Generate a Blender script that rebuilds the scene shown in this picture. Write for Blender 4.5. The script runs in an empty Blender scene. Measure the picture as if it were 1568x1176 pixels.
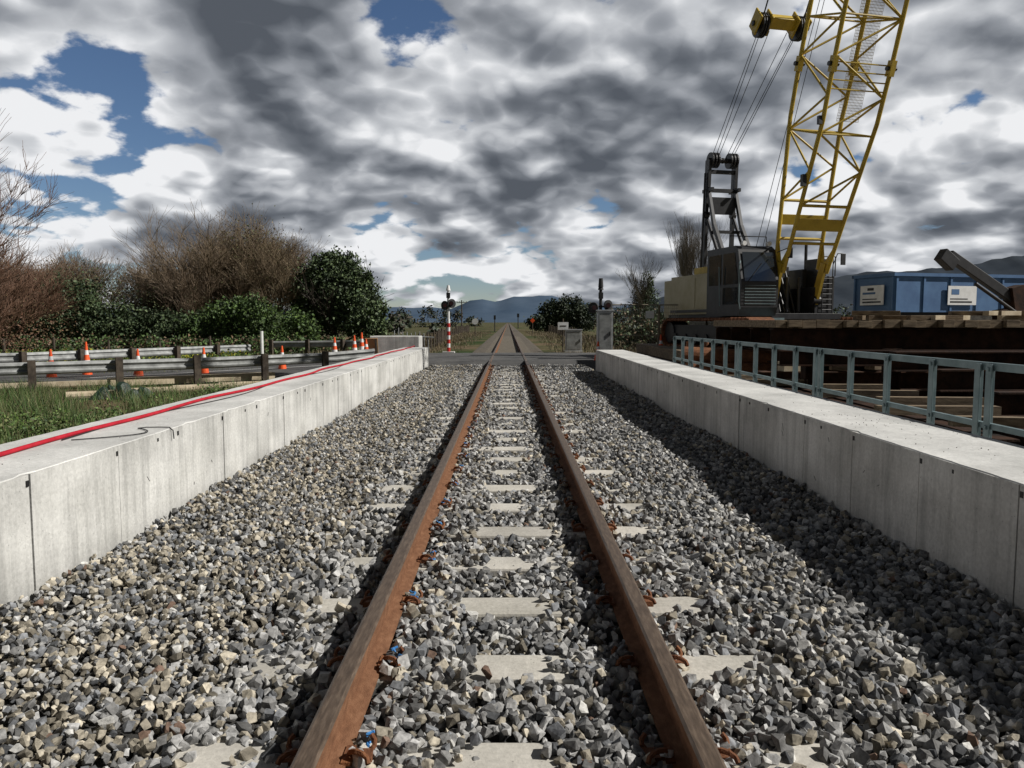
import bpy, bmesh, math, random
import numpy as np
from mathutils import Vector, Matrix
random.seed(7); rng=np.random.default_rng(7)
sc=bpy.context.scene
sc.view_settings.view_transform='Standard'; sc.view_settings.look='None'
sc.view_settings.exposure=0; sc.view_settings.gamma=1
COL=sc.collection

# ------------------------------------------------------------- materials
def nmat(name):
    m=bpy.data.materials.new(name); m.use_nodes=True
    nt=m.node_tree; b=nt.nodes['Principled BSDF']
    return m,nt,b
def rampnode(nt,stops):
    r=nt.nodes.new('ShaderNodeValToRGB'); e=r.color_ramp.elements
    while len(e)<len(stops): e.new(0.5)
    for i,(p,c) in enumerate(stops):
        e[i].position=p; e[i].color=(c[0],c[1],c[2],1)
    return r
def mat(name,c1,c2=None,scale=3,rough=.8,metal=0,bump=0,bscale=None,detail=4,stretch=(1,1,1),mid=None,spec=.5):
    m,nt,b=nmat(name); L=nt.links
    b.inputs['Roughness'].default_value=rough; b.inputs['Metallic'].default_value=metal
    b.inputs['Specular IOR Level'].default_value=spec
    if c2 is None: c2=tuple(x*.75 for x in c1)
    tc=nt.nodes.new('ShaderNodeTexCoord'); mp=nt.nodes.new('ShaderNodeMapping'); mp.inputs['Scale'].default_value=stretch
    L.new(tc.outputs['Object'],mp.inputs['Vector'])
    n=nt.nodes.new('ShaderNodeTexNoise'); n.inputs['Scale'].default_value=scale; n.inputs['Detail'].default_value=detail; n.inputs['Roughness'].default_value=.62
    L.new(mp.outputs[0],n.inputs['Vector'])
    st=[(.32,c1),(.68,c2)] if mid is None else [(.3,c1),(.5,mid),(.7,c2)]
    r=rampnode(nt,st); L.new(n.outputs['Fac'],r.inputs[0]); L.new(r.outputs[0],b.inputs['Base Color'])
    if bump:
        n2=nt.nodes.new('ShaderNodeTexNoise'); n2.inputs['Scale'].default_value=bscale or scale*8; n2.inputs['Detail'].default_value=3
        L.new(mp.outputs[0],n2.inputs['Vector'])
        bp=nt.nodes.new('ShaderNodeBump'); bp.inputs['Strength'].default_value=bump; bp.inputs['Distance'].default_value=.02
        L.new(n2.outputs['Fac'],bp.inputs['Height']); L.new(bp.outputs[0],b.inputs['Normal'])
    return m
def attrmat(name,rough=.8,vary=.35,scale=30,bump=.3,spec=.4,detail=3):
    m,nt,b=nmat(name); L=nt.links
    b.inputs['Roughness'].default_value=rough; b.inputs['Specular IOR Level'].default_value=spec
    a=nt.nodes.new('ShaderNodeAttribute'); a.attribute_name='Col'
    if vary==0:
        L.new(a.outputs['Color'],b.inputs['Base Color']); return m
    tc=nt.nodes.new('ShaderNodeTexCoord')
    n=nt.nodes.new('ShaderNodeTexNoise'); n.inputs['Scale'].default_value=scale; n.inputs['Detail'].default_value=detail; n.inputs['Roughness'].default_value=.65
    L.new(tc.outputs['Object'],n.inputs['Vector'])
    mr=nt.nodes.new('ShaderNodeMapRange'); mr.inputs[1].default_value=.3; mr.inputs[2].default_value=.7; mr.inputs[3].default_value=1-vary; mr.inputs[4].default_value=1+vary
    L.new(n.outputs['Fac'],mr.inputs[0])
    mx=nt.nodes.new('ShaderNodeVectorMath'); mx.operation='SCALE'
    L.new(a.outputs['Color'],mx.inputs[0]); L.new(mr.outputs[0],mx.inputs['Scale'])
    L.new(mx.outputs[0],b.inputs['Base Color'])
    if bump:
        bp=nt.nodes.new('ShaderNodeBump'); bp.inputs['Strength'].default_value=bump; bp.inputs['Distance'].default_value=.01
        L.new(n.outputs['Fac'],bp.inputs['Height']); L.new(bp.outputs[0],b.inputs['Normal'])
    return m

def concrete(name,lo,hi,streak=.5,low_dirt=False):
    m,nt,b=nmat(name); L=nt.links; b.inputs['Roughness'].default_value=.9; b.inputs['Specular IOR Level'].default_value=.25
    tc=nt.nodes.new('ShaderNodeTexCoord')
    def noise(sc_,st,det=5,ro=.6):
        mp=nt.nodes.new('ShaderNodeMapping'); mp.inputs['Scale'].default_value=st; L.new(tc.outputs['Object'],mp.inputs[0])
        n=nt.nodes.new('ShaderNodeTexNoise'); n.inputs['Scale'].default_value=sc_; n.inputs['Detail'].default_value=det; n.inputs['Roughness'].default_value=ro
        L.new(mp.outputs[0],n.inputs[0]); return n
    n1=noise(1.6,(1,1,1)); n2=noise(9,(1,1,.10),5,.7); n3=noise(45,(1,1,1),3); n4=noise(1.1,(1,1,2))
    r1=rampnode(nt,[(.3,lo),(.7,hi)]); L.new(n1.outputs[0],r1.inputs[0])
    def mul(prev,src,a,b2,lo_,hi_):
        mr=nt.nodes.new('ShaderNodeMapRange'); mr.inputs[1].default_value=a; mr.inputs[2].default_value=b2; mr.inputs[3].default_value=lo_; mr.inputs[4].default_value=hi_
        L.new(src,mr.inputs[0]); v=nt.nodes.new('ShaderNodeVectorMath'); v.operation='SCALE'
        L.new(prev,v.inputs[0]); L.new(mr.outputs[0],v.inputs['Scale']); return v.outputs[0]
    o=mul(r1.outputs[0],n2.outputs[0],.33,.55,1-.55*streak,1.04); o=mul(o,n3.outputs[0],.3,.7,.88,1.1); o=mul(o,n4.outputs[0],.35,.6,.80,1.06)
    vo=nt.nodes.new('ShaderNodeTexVoronoi'); vo.inputs['Scale'].default_value=26; L.new(tc.outputs['Object'],vo.inputs[0])
    o=mul(o,vo.outputs['Distance'],.05,.12,.62,1)
    if low_dirt:
        sp=nt.nodes.new('ShaderNodeSeparateXYZ'); L.new(tc.outputs['Object'],sp.inputs[0])
        o=mul(o,sp.outputs[2],-.2,.02,.78,1.0)
        o=mul(o,sp.outputs[2],.40,.47,1.0,.93)
    L.new(o,b.inputs['Base Color'])
    bp=nt.nodes.new('ShaderNodeBump'); bp.inputs['Strength'].default_value=.35; bp.inputs['Distance'].default_value=.008
    L.new(n3.outputs[0],bp.inputs['Height']); L.new(bp.outputs[0],b.inputs['Normal'])
    return m

M_conc=concrete('concrete_face',(.49,.485,.455),(.66,.655,.625),.5,True)
M_conct=concrete('concrete_top',(.50,.50,.48),(.68,.675,.65),.1)
M_sleeper=concrete('sleeper_concrete',(.42,.40,.35),(.62,.59,.53),.1)
M_dark=mat('black_paint',(.012,.012,.014),(.03,.03,.032),5,.45)
M_black=mat('black_rubber',(.008,.008,.008),(.02,.02,.02),8,.6)
M_yel=mat('yellow_paint',(.36,.25,.03),(.56,.40,.045),2.5,.5,bump=.05,mid=(.50,.35,.035))
M_cream=mat('cream_paint',(.36,.31,.17),(.46,.41,.26),2,.5)
M_rust=mat('rusty_steel',(.10,.035,.014),(.24,.095,.035),9,.85,bump=.4,mid=(.16,.06,.022))
M_railside=mat('rail_rust',(.13,.062,.034),(.24,.125,.07),30,.9,bump=.3,mid=(.18,.088,.048),spec=.15,stretch=(1,.5,1))
M_railtop=mat('rail_running_surface',(.075,.052,.036),(.19,.14,.10),30,.5,metal=.3,stretch=(3,.4,1),bump=.08,mid=(.12,.085,.06))
M_drust=mat('dark_rusty_steel',(.012,.008,.006),(.055,.026,.015),4,.9,bump=.3,spec=.2)
M_galv=mat('galvanised_steel',(.10,.15,.16),(.19,.25,.26),5,.55,metal=.2)
M_galv2=mat('weathered_galvanised',(.20,.205,.20),(.40,.41,.40),4,.6,metal=.2)
M_timber=mat('weathered_timber',(.08,.055,.033),(.27,.205,.13),3,.9,stretch=(1,4,6),bump=.3)
M_post=mat('grey_timber_post',(.03,.022,.016),(.09,.07,.05),6,.9,bump=.3)
M_paletim=mat('pale_timber',(.36,.29,.19),(.55,.47,.34),4,.9,bump=.2)
M_white=mat('white_paint',(.66,.66,.64),(.8,.8,.79),4,.5)
M_red=mat('red_paint',(.42,.018,.012),(.55,.03,.02),4,.5)
M_hose=mat('red_hose_plastic',(.32,.012,.022),(.46,.022,.038),10,.75,spec=.15)
M_orange=mat('cone_orange',(.72,.075,.012),(.85,.12,.02),6,.5)
M_blue=mat('blue_bin_paint',(.04,.10,.22),(.07,.155,.30),1.6,.55,bump=.05)
M_bluet=mat('blue_twine',(.03,.16,.42),(.06,.25,.55),9,.6)
M_silver=mat('aluminium_cabinet',(.36,.37,.38),(.52,.53,.54),4,.4,metal=.4)
M_asph=mat('asphalt',(.05,.05,.051),(.10,.098,.094),1.2,.9,bump=.4,bscale=60)
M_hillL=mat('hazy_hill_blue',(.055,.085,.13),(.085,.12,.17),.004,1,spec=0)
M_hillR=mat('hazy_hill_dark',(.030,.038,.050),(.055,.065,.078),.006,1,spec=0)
M_leaf=attrmat('foliage',.65,0)
M_stone=attrmat('ballast_stone',.9,.42,42,.25,spec=.2)
M_glass,nt,b=nmat('cab_glass'); b.inputs['Base Color'].default_value=(.02,.025,.03,1); b.inputs['Roughness'].default_value=.06; b.inputs['Specular IOR Level'].default_value=.8
M_tarp=mat('dark_green_tarp',(.008,.022,.014),(.016,.04,.024),5,.5,bump=.5)

# ------------------------------------------------------------- mesh builder
class MB:
    def __init__(s): s.v=[];s.f=[];s.m=[]
    def quad(s,pts,m=0):
        b=len(s.v); s.v+= [tuple(p) for p in pts]; s.f.append(tuple(range(b,b+len(pts)))); s.m.append(m)
    def box(s,c,sz,m=0,R=None):
        hx,hy,hz=sz[0]/2,sz[1]/2,sz[2]/2; b=len(s.v); c=Vector(c)
        for x,y,z in [(-1,-1,-1),(1,-1,-1),(1,1,-1),(-1,1,-1),(-1,-1,1),(1,-1,1),(1,1,1),(-1,1,1)]:
            p=Vector((x*hx,y*hy,z*hz)); p=(R@p if R else p)+c; s.v.append(tuple(p))
        for f in [(0,3,2,1),(4,5,6,7),(0,1,5,4),(1,2,6,5),(2,3,7,6),(3,0,4,7)]:
            s.f.append(tuple(b+i for i in f)); s.m.append(m)
    def bbox(s,lo,hi,m=0,R=None):
        s.box([(lo[i]+hi[i])/2 for i in range(3)],[hi[i]-lo[i] for i in range(3)],m,R)
    def tube(s,p,q,r1,r2=None,n=8,m=0,cap=True):
        if r2 is None:r2=r1
        p=Vector(p);q=Vector(q);d=(q-p)
        if d.length<1e-6:return
        d.normalize(); a=d.orthogonal().normalized(); c=d.cross(a); b=len(s.v)
        for (o,r) in ((p,r1),(q,r2)):
            for i in range(n):
                t=2*math.pi*i/n; s.v.append(tuple(o+a*math.cos(t)*r+c*math.sin(t)*r))
        for i in range(n):
            j=(i+1)%n; s.f.append((b+i,b+j,b+n+j,b+n+i)); s.m.append(m)
        if cap:
            s.f.append(tuple(b+i for i in reversed(range(n)))); s.m.append(m)
            s.f.append(tuple(b+n+i for i in range(n))); s.m.append(m)
    def path(s,pts,r,n=6,m=0):
        for i in range(len(pts)-1): s.tube(pts[i],pts[i+1],r,r,n,m)
    def pipe(s,pts,r,n=8,m=0):
        P=[Vector(p) for p in pts]; b=len(s.v)
        for i,p in enumerate(P):
            d=(P[min(i+1,len(P)-1)]-P[max(i-1,0)]).normalized(); a=d.cross(Vector((0,0,1)))
            if a.length<1e-3:a=Vector((1,0,0))
            a.normalize(); c=a.cross(d)
            for k in range(n):
                t=2*math.pi*k/n; s.v.append(tuple(p+a*math.cos(t)*r+c*math.sin(t)*r))
        for i in range(len(P)-1):
            for k in range(n):
                j=(k+1)%n; s.f.append((b+i*n+k,b+i*n+j,b+(i+1)*n+j,b+(i+1)*n+k)); s.m.append(m)
    def beam(s,p,q,w,h,m=0,up=(0,0,1)):
        p=Vector(p);q=Vector(q);d=(q-p);L=d.length;d.normalize();u=Vector(up)
        x=d.cross(u)
        if x.length<1e-4:x=d.orthogonal()
        x.normalize(); z=x.cross(d); R=Matrix((x,d,z)).transposed()
        s.box((p+q)/2,(w,L,h),m,R)
    def ibeam(s,p,q,w,h,t=.03,m=0,up=(0,0,1)):
        p=Vector(p);q=Vector(q);d=(q-p).normalized();x=d.cross(Vector(up))
        if x.length<1e-4:x=d.orthogonal()
        x.normalize();z=x.cross(d)
        s.beam(p+z*(h/2-t/2),q+z*(h/2-t/2),w,t,m,up); s.beam(p-z*(h/2-t/2),q-z*(h/2-t/2),w,t,m,up)
        s.beam(p,q,t,h-2*t,m,up)
    def sweep(s,pts,prof,m=0,mf=None):
        P=[Vector(p) for p in pts];n=len(prof);b=len(s.v)
        for i,p in enumerate(P):
            d=(P[min(i+1,len(P)-1)]-P[max(i-1,0)]);d.z=0;d.normalize();x=Vector((d.y,-d.x,0))
            for a,c in prof: s.v.append(tuple(p+x*a+Vector((0,0,c))))
        for i in range(len(P)-1):
            for j in range(n):
                k=(j+1)%n
                s.f.append((b+i*n+j,b+i*n+k,b+(i+1)*n+k,b+(i+1)*n+j)); s.m.append(mf(j) if mf else m)
        s.f.append(tuple(b+j for j in range(n))); s.m.append(m)
        s.f.append(tuple(b+(len(P)-1)*n+j for j in reversed(range(n)))); s.m.append(m)
    def build(s,name,mats,smooth=False,bevel=0):
        me=bpy.data.meshes.new(name); me.from_pydata(s.v,[],s.f)
        for mm in mats: me.materials.append(mm)
        me.polygons.foreach_set('material_index',s.m)
        me.polygons.foreach_set('use_smooth',[smooth]*len(s.f))
        me.update(); bm=bmesh.new(); bm.from_mesh(me); bmesh.ops.recalc_face_normals(bm,faces=bm.faces); bm.to_mesh(me); bm.free()
        o=bpy.data.objects.new(name,me); COL.objects.link(o)
        if bevel:
            md=o.modifiers.new('b','BEVEL'); md.width=bevel; md.segments=2; md.limit_method='ANGLE'
        return o
def npmesh(name,V,F,C,mats,k):
    me=bpy.data.meshes.new(name); me.vertices.add(len(V)); me.vertices.foreach_set('co',V.astype(np.float32).ravel())
    me.loops.add(F.size); me.loops.foreach_set('vertex_index',F.astype(np.int32).ravel())
    me.polygons.add(len(F)); me.polygons.foreach_set('loop_start',np.arange(0,F.size,k,dtype=np.int32)); 
    try: me.polygons.foreach_set('loop_total',np.full(len(F),k,dtype=np.int32))
    except Exception: pass
    me.polygons.foreach_set('use_smooth',np.zeros(len(F),dtype=bool))
    a=me.color_attributes.new('Col','FLOAT_COLOR','POINT'); c4=np.ones((len(V),4),np.float32); c4[:,:3]=C; a.data.foreach_set('color',c4.ravel())
    for m in mats: me.materials.append(m)
    me.update(calc_edges=True); me.validate()
    o=bpy.data.objects.new(name,me); COL.objects.link(o); return o

def vnoise(x,y,s=1.0,seed=0):
    return (np.sin(x*1.7*s+seed)*np.cos(y*1.3*s+seed*2.1)+np.sin(x*3.1*s+y*2.3*s+seed*.7)*.6+np.cos(x*5.3*s-y*4.7*s+seed*1.3)*.4)/2

# ------------------------------------------------------------- ground
SUN=Vector((1,-.15,.84)).normalized()
def gz(x,y):
    z=-.5
    if y>24 : 
        t=max(0,min(1,(7-abs(x))/4)); z=-.5+.33*t*min(1,(y-24)/1.5)
    return z
xs=[-6000,-2500,-900,-300,-120,-60,-35]+list(np.arange(-26,26.1,1.0))+[35,60,120,300,900,2500,6000]
ys=[-400,-60,-20]+list(np.arange(-6,60,1.5))+[65,75,90,110,140,180,240,320,450,700,1200,2500,5000,9000]
mb=MB(); nx=len(xs)
for y in ys:
    for x in xs:
        z=gz(x,y)
        if abs(x)<26 and abs(x)>3.4 and y<60: z+=.05*float(vnoise(x,y,.6,3))
        mb.v.append((x,y,z))
for j in range(len(ys)-1):
    for i in range(nx-1):
        mb.f.append((j*nx+i,j*nx+i+1,(j+1)*nx+i+1,(j+1)*nx+i)); mb.m.append(0)
m,nt,b=nmat('ground_grass_soil'); L=nt.links; b.inputs['Roughness'].default_value=.95; b.inputs['Specular IOR Level'].default_value=.1
tc=nt.nodes.new('ShaderNodeTexCoord')
n1=nt.nodes.new('ShaderNodeTexNoise'); n1.inputs['Scale'].default_value=.16; n1.inputs['Detail'].default_value=7; L.new(tc.outputs['Object'],n1.inputs[0])
n2=nt.nodes.new('ShaderNodeTexNoise'); n2.inputs['Scale'].default_value=4; n2.inputs['Detail'].default_value=5; L.new(tc.outputs['Object'],n2.inputs[0])
r1=rampnode(nt,[(.38,(.032,.055,.014)),(.5,(.075,.075,.032)),(.62,(.14,.105,.062))]); L.new(n1.outputs[0],r1.inputs[0])
mr=nt.nodes.new('ShaderNodeMapRange'); mr.inputs[1].default_value=.3; mr.inputs[2].default_value=.7; mr.inputs[3].default_value=.5; mr.inputs[4].default_value=1.3; L.new(n2.outputs[0],mr.inputs[0])
vs=nt.nodes.new('ShaderNodeVectorMath'); vs.operation='SCALE'; L.new(r1.outputs[0],vs.inputs[0]); L.new(mr.outputs[0],vs.inputs['Scale']); L.new(vs.outputs[0],b.inputs['Base Color'])
bp=nt.nodes.new('ShaderNodeBump'); bp.inputs['Strength'].default_value=.6; bp.inputs['Distance'].default_value=.08; L.new(n2.outputs[0],bp.inputs['Height']); L.new(bp.outputs[0],b.inputs['Normal'])
mb.build('ground',[m],smooth=True)
mb=MB(); mb.quad([(3.3,2,-.42),(34,2,-.42),(34,26,-.42),(3.3,26,-.42)]); mb.build('dark_soil',[mat('dark_ground',(.018,.015,.011),(.06,.05,.037),2.5,.9,bump=.6)])  # darker ground sheet under and in front of the staging

def ballast_bed():
    mb=MB()
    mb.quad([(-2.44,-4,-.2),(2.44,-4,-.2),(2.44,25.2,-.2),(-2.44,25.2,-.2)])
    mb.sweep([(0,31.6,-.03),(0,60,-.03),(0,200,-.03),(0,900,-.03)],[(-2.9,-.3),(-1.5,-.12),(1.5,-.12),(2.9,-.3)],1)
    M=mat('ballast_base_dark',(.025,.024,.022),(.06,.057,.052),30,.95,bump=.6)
    M2=mat('far_ballast',(.05,.042,.03),(.13,.108,.08),5,.95,bump=.6,bscale=30)
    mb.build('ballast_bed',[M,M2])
ballast_bed()

# stones : crushed, angular
def stone_variants(n,extra):
    out=[]
    for k in range(n):
        bm=bmesh.new(); sx,sy,sz=1,random.uniform(.6,.95),random.uniform(.45,.85)
        pts=[]
        corners=[(a,b2,c) for a in(-1,1) for b2 in(-1,1) for c in(-1,1)]
        for c in random.sample(corners,random.choice([7,8,8])):
            p=Vector(c)*.56+Vector((random.gauss(0,.15),random.gauss(0,.15),random.gauss(0,.15)))
            pts.append(p)
            if extra>3 and random.random()<.5: pts.append(p*.97+Vector((random.gauss(0,.14),random.gauss(0,.14),random.gauss(0,.14))))
        for i in range(extra):
            pts.append(Vector((random.gauss(0,1),random.gauss(0,1),random.gauss(0,1))).normalized()*random.uniform(.72,.95))
        for v in pts: bm.verts.new((v.x*sx,v.y*sy,v.z*sz))
        r=bmesh.ops.convex_hull(bm,input=bm.verts[:])
        dead=[g for g in r['geom_interior'] if isinstance(g,bmesh.types.BMVert)]
        if dead: bmesh.ops.delete(bm,geom=dead,context='VERTS')
        bmesh.ops.recalc_face_normals(bm,faces=bm.faces); bmesh.ops.triangulate(bm,faces=bm.faces[:])
        bm.verts.ensure_lookup_table(); bm.verts.index_update()
        V=np.array([v.co[:] for v in bm.verts]); F=np.array([[v.index for v in f.verts] for f in bm.faces]); bm.free()
        out.append((V,F))
    return out
def rotmats(n):
    q=rng.normal(size=(n,4)); q/=np.linalg.norm(q,axis=1)[:,None]; w,x,y,z=q.T
    return np.stack([np.stack([1-2*(y*y+z*z),2*(x*y-z*w),2*(x*z+y*w)],-1),np.stack([2*(x*y+z*w),1-2*(x*x+z*z),2*(y*z-x*w)],-1),np.stack([2*(x*z-y*w),2*(y*z+x*w),1-2*(x*x+y*y)],-1)],1)
def scatter(name,P,S,C,variants,mats):
    idx=rng.integers(0,len(variants),len(P)); R=rotmats(len(P)); Vs=[];Fs=[];Cs=[];off=0
    for k,(V,F) in enumerate(variants):
        sel=np.where(idx==k)[0]
        if len(sel)==0: continue
        W=np.einsum('nij,vj->nvi',R[sel],V)*S[sel][:,None,None]; W+=P[sel][:,None,:]
        nv=len(V); Vs.append(W.reshape(-1,3)); Fs.append((F[None]+(np.arange(len(sel))*nv)[:,None,None]+off).reshape(-1,3)); Cs.append(np.repeat(C[sel],nv,0)); off+=nv*len(sel)
    return npmesh(name,np.concatenate(Vs),np.concatenate(Fs),np.concatenate(Cs),mats,3)
SP=.676; SY0=3.02
def stones_zone(y0,y1,dens,smin,smax):
    n=int((y1-y0)*4.84*dens); x=rng.uniform(-2.41,2.41,n); y=rng.uniform(y0,y1,n); s=smin+(smax-smin)*rng.random(n)**1.8*1.3
    s=np.where(x<-1.2,s*.80,s)
    ph=(y-SY0+SP/2)%SP-SP/2; ons=np.abs(ph)<.135
    ax=np.abs(x); sid=np.round((y-SY0)/SP)
    edge=.20+.07*np.sin(sid*2.7+x)+.05*rng.normal(size=n)
    outer=(ax>.70+.08*np.sin(sid*4.1))&(ax<1.0+.05*np.sin(sid*5.3)+.03*rng.normal(size=n))&(np.sin(sid*1.9+np.sign(x)*1.1)+.5*np.sin(x*9+sid)>-.35)&(np.abs(ph)<.10)
    rem=(ons&(ax<edge))|outer|((np.abs(ax-.572)<.04+s*.9))
    z=-.185+rng.uniform(-.025,.028,n)+.018*vnoise(x,y,1.2,1)+np.where(ax>1.15,.02+.03*vnoise(x,y,.8,5),0)+np.where(ons&(ax<1.1),.025,0)+np.clip(ax-2.2,0,1)*.2
    k=~rem; x,y,z,s=x[k],y[k],z[k],s[k]; n=len(x)
    g=.10+.36*rng.random(n)**1.25; C=np.stack([g,g*.99,g*.965],1)
    t=rng.random(n); tan=t<np.where(x<-1.1,.45,.16); C[tan]=np.stack([g*1.20,g*1.08,g*.86],1)[tan]
    wh=(t>.95); C[wh]=np.array([.55,.54,.51])*rng.uniform(.8,1.05,(wh.sum(),1)); rd=(t>.93)&(t<.937); C[rd]=np.array([.18,.12,.09])
    bl=(t>.6)&(t<.75); C[bl]=np.stack([g*.6,g*.62,g*.65],1)[bl]
    return np.stack([x,y,z],1),s,C
vs_hi=stone_variants(60,6); vs_lo=stone_variants(30,1)
A=[stones_zone(.6,4.5,1600,.0195,.036),stones_zone(4.5,9,1250,.0195,.036)]
B=[stones_zone(9,15,850,.023,.039),stones_zone(15,25.1,520,.026,.044)]
cat=lambda Z:[np.concatenate([q[i] for q in Z]) for i in range(3)]
a=cat(A); o1=scatter('ballast_gravel',a[0],a[1],a[2],vs_hi,[M_stone])
b_=cat(B); o2=scatter('far_stones',b_[0],b_[1],b_[2],vs_lo,[M_stone]); o2.parent=o1

# ------------------------------------------------------------- track
def track():
    root=bpy.data.objects.new('railway_track',None); COL.objects.link(root)
    prof=[(-.036,0),(-.036,-.028),(-.030,-.038),(-.009,-.048),(-.009,-.125),(-.065,-.142),(-.065,-.152),(.065,-.152),(.065,-.142),(.009,-.125),(.009,-.048),(.030,-.038),(.036,-.028),(.036,0),(.026,.006),(-.026,.006)]
    mb=MB()
    for s in(-1,1):
        pts=[(s*.572,y,0) for y in [-4,0,5,10,20,30,60,150,400,900]]
        mb.sweep(pts,prof,0,mf=lambda j:1 if j in(13,14,15) else 0)
    o=mb.build('rails',[M_railside,M_railtop]); o.parent=root
    mb=MB()
    k=-9
    while SY0+k*SP<24.6:
        y=SY0+k*SP; rz=random.uniform(-.012,.012); R=Matrix.Rotation(rz,3,'Z')
        mb.box((random.uniform(-.02,.02),y,-.255),(2.13,.23,.2),0,R); k+=1
    y=32.5
    while y<75:
        mb.box((0,y,-.247),(2.13,.23,.2),1); y+=.676
    o=mb.build('sleepers',[M_sleeper,mat('dusty_sleeper',(.11,.095,.07),(.2,.175,.135),6,.95)],bevel=.015); o.parent=root
    mb=MB(); k=-2
    while SY0+k*SP<24:
        y=SY0+k*SP
        for s in(-1,1):
            for t in(-1,1):
                x0=s*.572+t*.06
                pts=[]
                for i in range(13):
                    u=i/12; ang=u*math.pi*2.3
                    pts.append((x0+t*(.045+.035*math.cos(ang)),y-.07+.14*u,-.125+.022*math.sin(ang)))
                mb.pipe(pts,.009,6,0)
                mb.box((x0+t*.045,y,-.145),(.07,.06,.03),0)
                mb.box((x0+t*.005,y,-.137),(.03,.1,.012),0)
        if k<12:
            for j in range(2):
                px=-.572+.1+random.uniform(0,.03)
                p=[Vector((px,y+random.uniform(-.04,.09),-.12))]
                for i in range(5): p.append(p[-1]+Vector((random.uniform(-.022,.022),random.uniform(-.022,.022),random.uniform(-.006,.01))))
                mb.path([tuple(q) for q in p],.0045,5,1)
        k+=1
    o=mb.build('rail_clips',[M_rust,M_bluet]); o.parent=root
track()

# ------------------------------------------------------------- platform walls
def wall(sx,yend,j0):
    mb=MB(); zt=.475; P=.885
    y=j0-P*9
    ys_=[]
    while y<yend: ys_.append(y); y+=P
    ys_.append(yend)
    x0,x1=2.42*sx,3.17*sx; lo,hi=min(x0,x1),max(x0,x1)
    for i in range(len(ys_)-1):
        a,b2=ys_[i],ys_[i+1]
        if b2-a<.1: continue
        off=random.uniform(-.004,.004)
        mb.bbox((lo+off,a+.005,-.6),(hi+off,b2-.005,zt-.006),0)
        mb.box((x0-sx*.001,b2-.02,zt-.05),(.008,.022,.03),2)
        if i%2==0: mb.box((x0-sx*.001,(a+b2)/2+.1,zt-.05),(.006,.018,.022),2)
        for q in range(random.randint(0,2)):
            yy=random.uniform(a+.1,b2-.1); zz=random.uniform(-.05,.35); l=random.uniform(.015,.06)
            mb.beam((x0-sx*.0008,yy,zz),(x0-sx*.0008,yy+random.uniform(-.04,.04),zz+l),.003,.0022,2,up=(1,0,0))
    mb.bbox((lo+.03,ys_[0],-.6),(hi-.03,yend-.02,zt-.02),2)
    n=int((yend-ys_[0])/.09); b=len(mb.v)
    for i in range(n+1):
        yy=ys_[0]+(yend-ys_[0])*i/n
        jit=random.uniform(0,.009)+(.025 if random.random()<.06 else 0)
        mb.v+= [(x0+sx*jit,yy,zt-.0065),(x0+sx*(jit+.004),yy,zt),(x1-sx*random.uniform(0,.01),yy,zt),(x1,yy,zt-.0065)]
    for i in range(n):
        for k in range(3):
            p=b+i*4+k; mb.f.append((p,p+1,p+5,p+4)); mb.m.append(1)
    return mb.build('concrete_platform_wall',[M_conc,M_conct,M_black])
wall(-1,23.4,3.85); wall(1,21.2,4.46)

n=200; x=np.where(rng.random(n)<.8,rng.uniform(2.5,3.1,n),-rng.uniform(2.5,3.1,n)); y=rng.uniform(2.5,16,n); y=np.where(rng.random(n)<.55,rng.normal(5.6,.8,n),y)
s=rng.uniform(.002,.006,n); g=rng.uniform(.04,.3,n)
scatter('concrete_debris',np.stack([x,y,np.full(n,.477)],1),s,np.stack([g*1.1,g,g*.9],1),vs_lo,[M_stone])

mb=MB(); pts=[]
yy=1.5
while yy<24.3:
    pts.append((-2.90-.03*math.sin(yy*1.1)-.025*math.sin(yy*2.6+1),yy,.492)); yy+=.1
pts+= [(-2.95,24.6,.3),(-3.05,24.9,-.1),(-3.2,25.4,-.3)]
mb.pipe(pts,.014,10,0); mb.build('red_hose',[M_hose],smooth=True)
mb=MB()
mb.pipe([(-2.86-.05*math.sin(i*.23)*(1+.5*math.sin(i*.05)),4.9+i*.15,.482) for i in range(100)],.004,6,0)
mb.pipe([(-2.80+.32*math.sin(t/12*2.6),4.9+.55*t/12,.482) for t in range(13)]+[(-2.60,5.5,.482),(-2.5,5.5,.483),(-2.43,5.49,.483),(-2.405,5.49,.46),(-2.40,5.49,.40)],.004,6,0)
mb.build('black_cable',[M_black],smooth=True)

# ------------------------------------------------------------- road
mb=MB()
cl=[(-70,5,-.42),(-40,13,-.42),(-22,20,-.42),(-12,25,-.36),(-6,27.6,-.16),(-3.2,28.2,-.02),(0,28.3,-.012),(3.2,28.3,-.012),(7,28.6,-.1),(14,29.5,-.3),(40,33,-.42),(120,45,-.42)]
mb.sweep(cl,[(-4.5,-.35),(-3.2,0),(3.2,0),(4.5,-.35)],0)
mb.build('road',[M_asph])
mb=MB()
for s in(-1,1):
    mb.sweep([(x,y-s*2.9,z+.005) for x,y,z in cl if -12<=x<-2.5],[(-.05,0),(.05,0),(.05,.001),(-.05,.001)],0)
    mb.sweep([(x,y-s*2.9,z+.005) for x,y,z in cl if 2.5<x<=7],[(-.05,0),(.05,0),(.05,.001),(-.05,.001)],0)
mb.build('road_marking',[M_white])

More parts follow.
